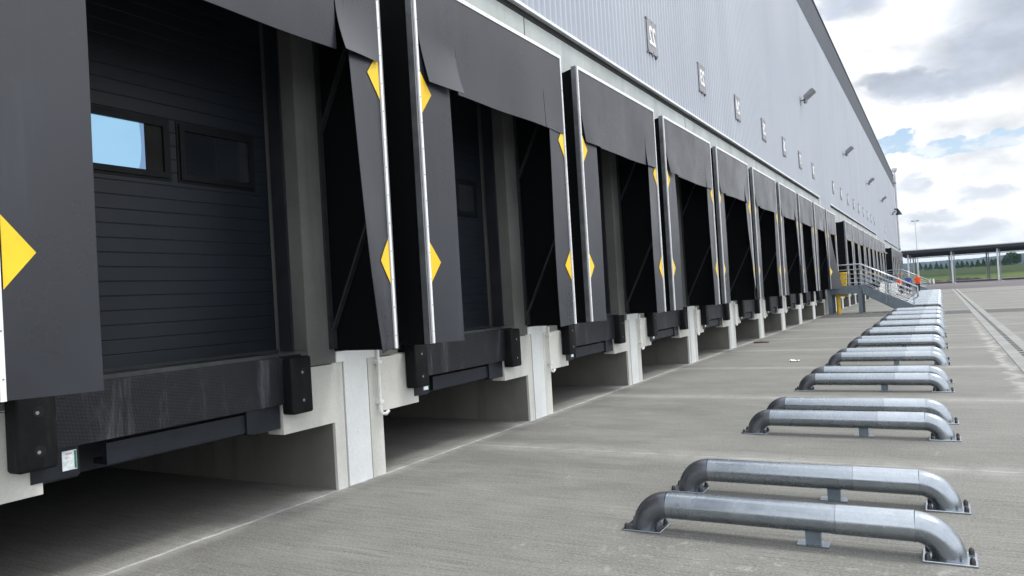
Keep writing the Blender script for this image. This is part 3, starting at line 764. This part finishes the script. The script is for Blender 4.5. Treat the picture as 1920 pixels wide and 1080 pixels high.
# corner downpipe with a hopper on top
dp = thing('downpipe', 'tall pale grey downpipe with a hopper at the far building corner', 'downpipe', (-4.52, 117.25, 0))
MB().tube([(0, 0, 0), (0, 0, 16.1)], .14, 'post', 12).build('pipe', dp)
MB().tube([(0, 0, 16.1), (0, 0, 16.3), (0, 0, 16.7)], [.15, .33, .36], 'post', 10).build('hopper', dp)
for z in (5.4, 10.4, 14.6): MB().box(-.45, .16, -.18, .05, z-.08, z+.08, 'lamp').build('clamp', dp)

# ------------------------------------------------------------------ pipe barriers bolted to the yard
def make_barrier(bolts):
    t = thing('pipe_barrier', 'x', 'wheel barrier', (0, 0, 0), 'galvanised pipe barriers across the yard')
    R = .0875; zc = .167; rr = .165
    def elbow(xs, sg, m):
        e = MB(); pts = []
        for k in range(13):
            a = math.pi/2*k/12; pts.append((xs+sg*rr*math.sin(a), 0, zc-rr+rr*math.cos(a)))
        e.tube(pts, R, m, 24); return e.build('elbow', t)
    MB().tube([(-1.66, 0, zc), (-1.2, 0, zc), (-.62, 0, zc)], R, 'galv', 28).build('long_tube', t)
    s = MB().tube([(-.618, 0, zc+.001), (-.21, 0, zc+.001)], R+.0015, 'galv_light', 28); s.tube([(-.212, 0, zc), (-.204, 0, zc)], R+.004, 'galv_light', 28).build('sleeve', t)
    elbow(-1.661, -1, 'galv_dark'); elbow(-.205, 1, 'galv')
    for x in (-1.661-rr, -.205+rr):
        p = MB().rbox(x-.135, x+.135, -.115, .115, 0, .012, .003, 'galv_light', 1).build('base_plate', t)
        if bolts:
            for dx in (-.108, .108):
                for dy in (-.085, .085):
                    b = MB().tube([(x+dx, dy, .012), (x+dx, dy, .030), (x+dx, dy, .042), (x+dx, dy, .048)], [.016, .0155, .011, .003], 'bolt', 10)
                    b.build('bolt', p)
    sl = MB().box(-.80, -.715, -.028, .028, .008, zc-R+.02, 'galv_paint'); sl.box(-.85, -.665, -.055, .055, 0, .010, 'galv_light').build('support_foot', t)
    return t
pairs = [(4.86, 5.90), (8.38, 9.32), (11.80, 12.74), (15.20, 16.12), (18.52, 19.45), (21.85, 22.75), (25.2, 26.1), (28.6, 29.5), (32.0, 32.9), (35.4, 36.3)]
pairs += [(41.9+3.5*i, 42.85+3.5*i) for i in range(11)]
bn = make_barrier(True); bf = None; nb = 0
for i, pr in enumerate(pairs):
    for q, y in enumerate(pr):
        side = 'front' if q == 0 else 'rear'
        if i < 10: lab = f"galvanised pipe barrier, {side} one of the {ORD[i]} pair from the camera"
        else: lab = f"distant pipe barrier, {side} one of the {ORD[i-10].replace('nearest','first')} pair past the stairs"
        rz = random.Random(i*3+q).uniform(-.006, .006)+(.008 if i == 0 and q == 1 else 0)
        if nb == 0: bn.location = (0, y, 0); bn['label'] = lab
        elif i < 6: dup(bn, (0, y, 0), lab, rz)
        elif bf is None: bf = make_barrier(False); bf.location = (.03, y, 0); bf['label'] = lab
        else: dup(bf, (.03+.0015*max(0, y-30), y, 0), lab, rz)
        nb += 1

# ------------------------------------------------------------------ steel stairs
def stairs(y0, y1, label, xL=-3.16, xE=-1.05, xB=-4.62):
    t = thing('metal_stairs', label, 'stairs', (0, 0, 0)); zd = 1.14
    MB().box(xB, xL, y0+.06, y1-.06, zd-.02, zd+.02, 'galv_paint').build('landing', t)
    for y in (y0, y1-.06):
        sk = MB(); sk.box(xB, xL+.02, y, y+.05, zd-.20, zd-.01, 'galv_paint'); sk.box(xB, xL, y+.01, y+.03, zd-.01, zd+.18, 'galv_paint'); sk.build('landing_beam', t)
    for y in (y0, y1-.06):
        st = MB()
        A = [(xL, zd+.17), (xE-.06, .26), (xE-.02, .0), (xE-.52, .0), (xL, zd-.20)]
        vs = [(x, yy, z) for yy in (y, y+.012) for x, z in A]; n = len(A)
        st.add(vs, [tuple(range(n)), tuple(range(n, 2*n))[::-1]]+[(k, (k+1) % n, (k+1) % n+n, k+n) for k in range(n)], 'galv_paint')
        st.bar((xL, y-.012, zd-.16), (xE-.42, y-.012, .02), .05, .03, 'galv_paint', (0, 1, 0)); st.build('stringer', t)
    for k in range(6):
        x = xL+(k+.5)*(xE-.2-xL)/6; z = zd-(k+1)*zd/7
        MB().box(x-.14, x+.16, y0+.06, y1-.06, z-.02, z, 'galv_paint').build('tread', t)
    for x, y in ((xB+.02, y0), (xB+.02, y1-.12), (xL-.14, y0), (xL-.14, y1-.12)):
        l = MB().box(x, x+.16, y, y+.02, 0, zd-.2, 'galv_paint'); l.box(x, x+.16, y+.10, y+.12, 0, zd-.2, 'galv_paint').box(x+.07, x+.09, y+.02, y+.10, 0, zd-.2, 'galv_paint')
        l.box(x-.04, x+.20, y-.03, y+.15, 0, .015, 'galv_paint').build('leg', t)
    for y in (y0-.02, y1-.02):
        rl = MB(); zr = zd+1.16
        slope = (zr-1.10)/(xL-(xE+.17))
        P1 = (xL, y, zr); P2 = (xE+.17, y, 1.10)
        rl.tube([(xB, y, zr), P1, P2, (xE+.17, y, .64), (xE, y, .56)], .021, 'galv_light', 10)
        for k in (.24, .45, .66, .86):
            z = zr-k; rl.tube([(xB, y, z), (xL, y, z), (xE, y, z+slope*(xE-xL)-.0)], .013, 'galv', 8)
        rl.build('handrail', t)
        for x in (xL-.03, xL+.09, -2.13, -2.0, xE, xB+.2):
            zt = zr if x <= xL else zr+slope*(x-xL); zb = zd-.1 if x <= xL else max(.0, zd-.15-(x-xL)*.52)
            if x == xE: zb = .0
            MB().bar((x, y, zb), (x, y, zt), .04, .02, 'galv', (1, 0, 0)).build('post', t)
    return t
stairs(38.1, 39.6, 'near galvanised metal stairs with railings rising to a small landing between docks')
stairs(84.2, 85.7, 'far galvanised metal stairs near the end of the warehouse')
yb = thing('yellow_bollard', 'yellow steel bollard with a crossbeam standing under the near stairs', 'bollard', (-4.20, 38.55, 0))
MB().tube([(0, 0, 0), (0, 0, .84)], .10, 'yellow_paint', 18).build('post', yb)
MB().rbox(-.13, .46, -.10, .10, .82, .97, .012, 'yellow_paint').build('crossbeam', yb)
bn_ = thing('yellow_bin', 'tall yellow lidded bin standing on the near stair landing', 'bin', (-3.93, 38.7, 1.16))
vs = [(sx*w, sy*w, z) for z, w in ((0, .105), (.72, .135)) for sx, sy in ((-1, -1), (1, -1), (1, 1), (-1, 1))]
MB().add(vs, [(3, 2, 1, 0), (4, 5, 6, 7)]+[(k, (k+1) % 4, (k+1) % 4+4, k+4) for k in range(4)], 'yellow_paint').build('body', bn_)
MB().rbox(-.16, .16, -.16, .16, .72, .80, .02, 'yellow_paint').build('lid', bn_)

# ------------------------------------------------------------------ people and cabinet by the far stairs
def person(label, loc, rotz, joints, edges, vest, legs, head_at, vest_h):
    t = thing('person', label, 'person', loc); t.rotation_euler = (0, 0, rotz)
    me = bpy.data.meshes.new('body'); me.from_pydata([j[:3] for j in joints], edges, [])
    o = put('body', me, t)
    sk = o.modifiers.new('s', 'SKIN'); 
    for k, j in enumerate(joints): me.skin_vertices[0].data[k].radius = (j[3], j[4] if len(j) > 4 else j[3])
    me.skin_vertices[0].data[0].use_root = True
    o.modifiers.new('d', 'SUBSURF').levels = 1
    bpy.context.view_layer.update()
    ev = bpy.data.meshes.new_from_object(o.evaluated_get(bpy.context.evaluated_depsgraph_get()))
    o.modifiers.clear(); o.data = ev; ev.name = 'body'
    ev.materials.clear()
    for m_ in (MT[legs], MT[vest], MT['skin'], MT['hair']): ev.materials.append(m_)
    h = Vector(head_at)
    for p in ev.polygons:
        p.use_smooth = True; c = p.center
        dh = (c-h).length
        p.material_index = (3 if (c.z > h.z+.045 or (c.x < h.x-.04 and dh < .2 and c.z > h.z-.06)) else 2) if dh < .19 else (1 if c.z > vest_h else 0)
    return t
def stand(lean=0., arm=0.):
    J = [(0, 0, .93, .155, .11), (lean*.4, 0, 1.15, .15, .11), (lean*.9, 0, 1.40, .17, .11), (lean*1.1, 0, 1.50, .06), (lean*1.25+.01, 0, 1.60, .085, .10), (lean*1.35, 0, 1.72, .075, .085),
         (lean*.9, .20, 1.40, .065), (lean*.9, -.20, 1.40, .065), (lean*.8+.05+arm*.3, .24, 1.14, .05), (lean*.8+.05+arm*.3, -.24, 1.14, .05), (lean+.18+arm*.5, .20, .93+arm*.25, .035), (lean+.18+arm*.5, -.20, .93+arm*.25, .035),
         (0, .10, .86, .10), (0, -.10, .86, .10), (.03, .11, .48, .065), (-.02, -.11, .48, .065), (-.03, .11, .07, .045), (-.06, -.11, .07, .045), (.13, .12, .035, .038), (.10, -.12, .035, .038)]
    E = [(0, 1), (1, 2), (2, 3), (3, 4), (4, 5), (2, 6), (2, 7), (6, 8), (7, 9), (8, 10), (9, 11), (0, 12), (0, 13), (12, 14), (13, 15), (14, 16), (15, 17), (16, 18), (17, 19)]
    return J, E
J, E = stand(.16, .3)
person('person in orange hi-vis jacket and dark trousers leaning over a white cabinet', (-2.95, 74.6, 0), rad(170), J, E, 'orange', 'black_cloth', (.21, 0, 1.65), .88)
J, E = stand(.03, .1)
person('person in orange hi-vis jacket standing on the right near the far stairs', (-1.66, 75.2, 0), rad(-100), J, E, 'orange', 'black_cloth', (.04, 0, 1.65), .88)
person('person in a blue work jacket standing between the two orange jackets', (-2.42, 75.8, 0), rad(-60), J, E, 'blue_cloth', 'black_cloth', (.04, 0, 1.65), .88)
cb = thing('white_cabinet', 'white box cabinet standing on the yard beside an orange-jacketed person', 'cabinet', (-3.58, 74.2, 0))
MB().rbox(-.34, .34, -.3, .3, .10, 1.04, .02, 'white').build('case', cb)
MB().box(-.30, .30, -.315, -.30, .16, .98, 'white').build('door', cb)
for x in (-.28, .28):
    for y in (-.24, .24): MB().box(x-.03, x+.03, y-.03, y+.03, 0, .10, 'beam').build('foot', cb)

# ------------------------------------------------------------------ canopy, mast and markings beyond the yard
cp = thing('open_shelter', 'long open-sided steel canopy with dark roof and pale posts beyond the yard', 'canopy', (0, 0, 0))
CY0, CY1 = 151.0, 184.0; px = [-4.6+6.7*i for i in range(10)]; x0, x1 = -5.9, 58.
rf = MB(); zf, zr = 6.02, 5.95
rf.add([(x, y, z) for x in (x0, x1) for y, z in ((CY0-1.2, zf-.45), (CY0-1.2, zf), (CY1+1, zr), (CY1+1, zr-.2))], [(0, 1, 2, 3), (7, 6, 5, 4), (0, 4, 5, 1), (2, 6, 7, 3), (0, 3, 7, 4)], 'canopy')
rf.build('roof', cp)
sh = MB(); n = int((x1-x0)/.42)
pts = []
for i in range(n):
    x = x0-.1+i*.42; pts += [(x, .0), (x+.2, .0), (x+.25, .10), (x+.37, .10)]
pts.append((x0-.1+n*.42, 0)); kk = len(pts)
vs = [(x, y, zz+z) for y, zz in ((CY0-1.35, zf+.06), (CY1+1.1, zr+.06)) for x, z in pts]
sh.add(vs, [(i, i+1, i+1+kk, i+kk) for i in range(kk-1)], 'sheet'); sh.box(x0-.1, x1, CY0-1.36, CY0-1.22, zf-.02, zf+.05, 'sheet')
sh.build('roof_sheet', cp)
pu = MB()
for i in range(5): y = CY0+i*5.6; pu.box(x0+.1, x1-.1, y, y+.16, zf-.75, zf-.40, 'canopy')
pu.box(x0+.1, x1-.1, CY1-.1, CY1+.1, 5.28, 5.42, 'lamp'); pu.build('purlin', cp)
for x in px:
    for y, z in ((CY0, zf-.6), (CY1, zr-.42)):
        po = MB().box(x-.13, x+.13, y-.13, y+.13, 0, z, 'post'); po.box(x+.28, x+.44, y+.6, y+.76, 0, z, 'lamp'); po.box(x-.2, x+.2, y-.2, y+.2, 0, .06, 'post').build('column', cp)
    struct(MB().box(x+.2, x+.36, CY0-6.5, CY0-.4, -.02, -.001, 'mark').build('parking_line'))
mt = thing('lighting_mast', 'tall thin grey lighting mast with a short crosshead behind the canopy', 'light mast', (-3.9, 190, 0))
MB().tube([(0, 0, 0), (0, 0, 13.9)], [.19, .09], 'post', 10).build('mast', mt)
MB().box(-.75, .75, -.1, .1, 13.85, 13.98, 'post').build('crosshead', mt)
for x in (-.5, .5): MB().box(x-.3, x+.3, -.3, .3, 13.65, 13.85, 'lamp').build('lamp_head', mt)
for n, (x, y) in enumerate(((.1, 150), (-.45, 158))):
    s_ = 1.
    b = MB().tube([(0, 0, 0), (0, 0, .55), (0, 0, .8), (0, 0, .92)], [.15, .16, .12, .03], 'white', 12).build('white_bollard'); b.location = (x-.95, y+2, 0)
    tag(b, ('short white bollard on the asphalt, nearer of the two past the far stairs', 'short white bollard on the asphalt, farther of the two past the far stairs')[n], 'bollard', 'white bollards on the asphalt')
mo = MB(); rr_ = random.Random(3)
def mound(x0, x1, y, hgt, m, name, label):
    b = MB(); nx = int((x1-x0)/.25)
    def fn(u, v):
        x = x0+(x1-x0)*u; s = math.sin(math.pi*v); e = min(1, 6*u, 6*(1-u))
        return (x, y-1+2*v, s*e*hgt*(.75+.5*mnoise.noise((x*.9, v*3, 1.))))
    b.sheet(fn, nx, 8, m, .01, (0, 0, -1)); o = b.build(name); tag(o, label, 'soil heap'); return o
mound(1.2, 8.4, 193, .62, 'soil', 'soil_heap', 'low dark heap of soil along the edge of the grass')
mound(-1.6, .9, 192.4, .5, 'redsoil', 'soil_heap', 'short reddish heap of soil beside the long dark heap')

# ------------------------------------------------------------------ grass, trees, hills
def height(x, y):
    if y < 200: return -.01
    t = (y-200)/110.
    h = 2.6*min(1, t)**1.5+.35*mnoise.noise((x*.02, y*.02, 0))*min(1, t*2)
    if y > 238: h += .9*min(1, (y-238)/18)
    if y > 310: h += (y-310)*.004
    return h
def field(name, ya, yb, ny, m):
    nx = 90; xa, xb = -260, 420; vs = []
    for j in range(ny+1):
        for i in range(nx+1):
            x = xa+(xb-xa)*i/nx; y = ya+(yb-ya)*j/ny; vs.append((x, y, height(x, y)))
    W = nx+1; b = MB(); b.add(vs, [(j*W+i, j*W+i+1, (j+1)*W+i+1, (j+1)*W+i) for j in range(ny) for i in range(nx)], m, True)
    return struct(b.build(name), 'stuff')
field('grass', 200, 244, 22, 'grass'); field('rough_grass', 244, 420, 40, 'rough_grass')

def crown_mesh(kind, seed, n, m):
    r = random.Random(seed); b = MB(); vs = []; fs = []
    for k in range(n):
        if kind == 'cone':
            t = r.random()**.8; rad_ = (.36*(1-t)+.03)*(.75+.5*r.random())*(1 if r.random() < .7 else .6); a = r.uniform(0, 6.283)
            p = Vector((rad_*math.cos(a), rad_*math.sin(a), .10+.92*t)); s = .09*(1.25-.7*t)
        else:
            lobes = [(0, 0, .55, .42), (.28, .1, .42, .3), (-.3, -.05, .45, .32), (.1, -.2, .68, .28), (-.12, .15, .72, .26), (.36, -.1, .62, .2), (-.4, .1, .30, .22)]
            L_ = r.choice(lobes); d = Vector((r.gauss(0, 1), r.gauss(0, 1), r.gauss(0, 1))).normalized()*(.55+.5*r.random())
            p = Vector(L_[:3])+d*L_[3]; p.z = max(p.z, .06); s = .055
        q = Vector((r.gauss(0, 1), r.gauss(0, 1), r.gauss(0, 1))).normalized(); w = q.orthogonal().normalized(); z = q.cross(w)
        s *= r.uniform(.6, 1.3); o = len(vs); vs += [p-w*s, p+z*s*.6, p+w*s, p-z*s*.6]; fs.append((o, o+1, o+2, o+3))
    b.add(vs, fs, m); return b.mesh('crown')
def trunk_mesh(h=.5, r=.03):
    b = MB().tube([(0, 0, -.02), (0.01, 0, h*.5), (0, 0.01, h)], [r, r*.7, r*.3], 'bark', 8)
    for k in range(4):
        a = k*1.6; b.tube([(0, 0, h*(.5+.1*k)), (.12*math.cos(a), .12*math.sin(a), h*(.75+.1*k))], [r*.4, r*.15], 'bark', 5)
    return b.mesh('trunk')
CONE = [crown_mesh('cone', s, 420, 'leaf') for s in (1, 2, 3)]; BUSH = [crown_mesh('bush', s, 2600, 'bushleaf') for s in (4, 5)]; PALE = crown_mesh('bush', 9, 1500, 'blossom')
TR = trunk_mesh(.85, .03); TRB = trunk_mesh(.6, .05)
spots = [(q+3.5, k % 3) for k, q in enumerate((-5.8, -3.9, -2.4, -.5, .9, 2.5, 5.9, 7.4, 9.1, 10.6, 12.3, 13.9, 16.2, 18.0, 21.4, 26.5, 29.6))]
rt = random.Random(8)
for n, (x, k) in enumerate(spots):
    y = 312+rt.uniform(-4, 6); h = rt.uniform(1.9, 2.9)
    t = thing('conifer_tree', f'small dark conifer on the grass slope, {ORD[n] if n else "first"} from the left seen under the canopy', 'tree', (x-3.5, y, height(x, y)-.05), 'young conifers in a row on the slope')
    t.scale = (h*rt.uniform(.75, 1.05),)*2+(h,); t.rotation_euler = (0, 0, rt.uniform(0, 6)); put('crown', CONE[k], t); put('trunk', TR, t)
for n, (x, y, h, lab) in enumerate(((23.6, 330, 5.6, 'large rounded dark green tree behind the right canopy posts'), (30.2, 335, 5.8, 'dark green tree at the right photo edge beyond the canopy'), (19.6, 345, 3.4, 'lower dark green bush left of the large rounded tree'), (37, 335, 6, 'dark green tree just past the right photo edge'))):
    t = thing('broadleaf_tree', lab, 'tree', (x, y, height(x, y)-.3)); t.scale = (h*.95, h*.95, h*.92); t.rotation_euler = (0, 0, n*1.3); put('crown', BUSH[n % 2], t); put('trunk', TRB, t)
for n, (x, y, h, lab) in enumerate(((14.6, 352, 3.0, 'pale blossoming bush behind the row of small conifers'), (11.6, 356, 2.0, 'smaller pale bush left of the pale blossoming bush'))):
    t = thing('pale_bush', lab, 'bush', (x, y, height(x, y)-.3)); t.scale = (h, h, h*.8); put('crown', PALE, t); put('trunk', TRB, t)

def hills():
    xa, xb, ya, yb = -900, 1500, 1150, 2300; nx, ny = 340, 90; vs = []
    for j in range(ny+1):
        for i in range(nx+1):
            x = xa+(xb-xa)*i/nx; y = ya+(yb-ya)*j/ny; t = j/ny
            ridge = 33.5+7/(1+math.exp(-(x-150)/28))+4.0*mnoise.noise((x*.004, 3, 0))+2*mnoise.noise((x*.015, 7, 0))
            z = ridge*math.sin(min(1, t*1.12)*math.pi/2)**1.1
            z += (3.0*mnoise.noise((x*.06, y*.06, 2))+2.4*mnoise.noise((x*.15, y*.15, 5)))*min(1, t*5)
            vs.append((x+3*mnoise.noise((x*.2, y*.2, 9)), y, z-1.0))
    W = nx+1; b = MB(); b.add(vs, [(j*W+i, j*W+i+1, (j+1)*W+i+1, (j+1)*W+i) for j in range(ny) for i in range(nx)], 'hill', True)
    return struct(b.build('hills'))
hills()
# ------------------------------------------------------------------ litter on the yard
b = MB(); r = random.Random(2)
b.sheet(lambda u, v: (-.09+.18*u, -.06+.12*v, .012+.05*abs(mnoise.noise((u*4, v*4, 3)))), 8, 6, 'paper', .003, (0, 0, 1))
o = b.build('paper_scrap'); o.location = (-2.65, 16.1, .003); tag(o, 'crumpled white paper scrap lying on the concrete yard', 'litter')
o = MB().tube([(0, 0, .02), (.2, .05, .024), (.4, .04, .02)], [.024, .02, .014], 'stick', 8).build('wooden_stick'); o.location = (-4.55, 21.3, 0); tag(o, 'rusty brown stick lying on the ground beside a pale pier', 'stick')

# ------------------------------------------------------------------ air
def haze():
    m = bpy.data.materials.new('haze'); m.use_nodes = True; t = m.node_tree; t.nodes.clear()
    o = t.nodes.new('ShaderNodeOutputMaterial'); v = t.nodes.new('ShaderNodeVolumePrincipled')
    v.inputs['Color'].default_value = (.55, .76, 1, 1); v.inputs['Density'].default_value = .00014; v.inputs['Anisotropy'].default_value = .1
    t.links.new(v.outputs[0], o.inputs['Volume'])
    vs = [(x, y, z) for x in (-4100, 4100) for y in (-400, 6100) for z in (-2.2, 64)]
    b = MB(); b.add(vs, [(0, 1, 3, 2), (4, 6, 7, 5), (0, 4, 5, 1), (2, 3, 7, 6), (0, 2, 6, 4), (1, 5, 7, 3)], m); struct(b.build('haze'), 'stuff')
haze()
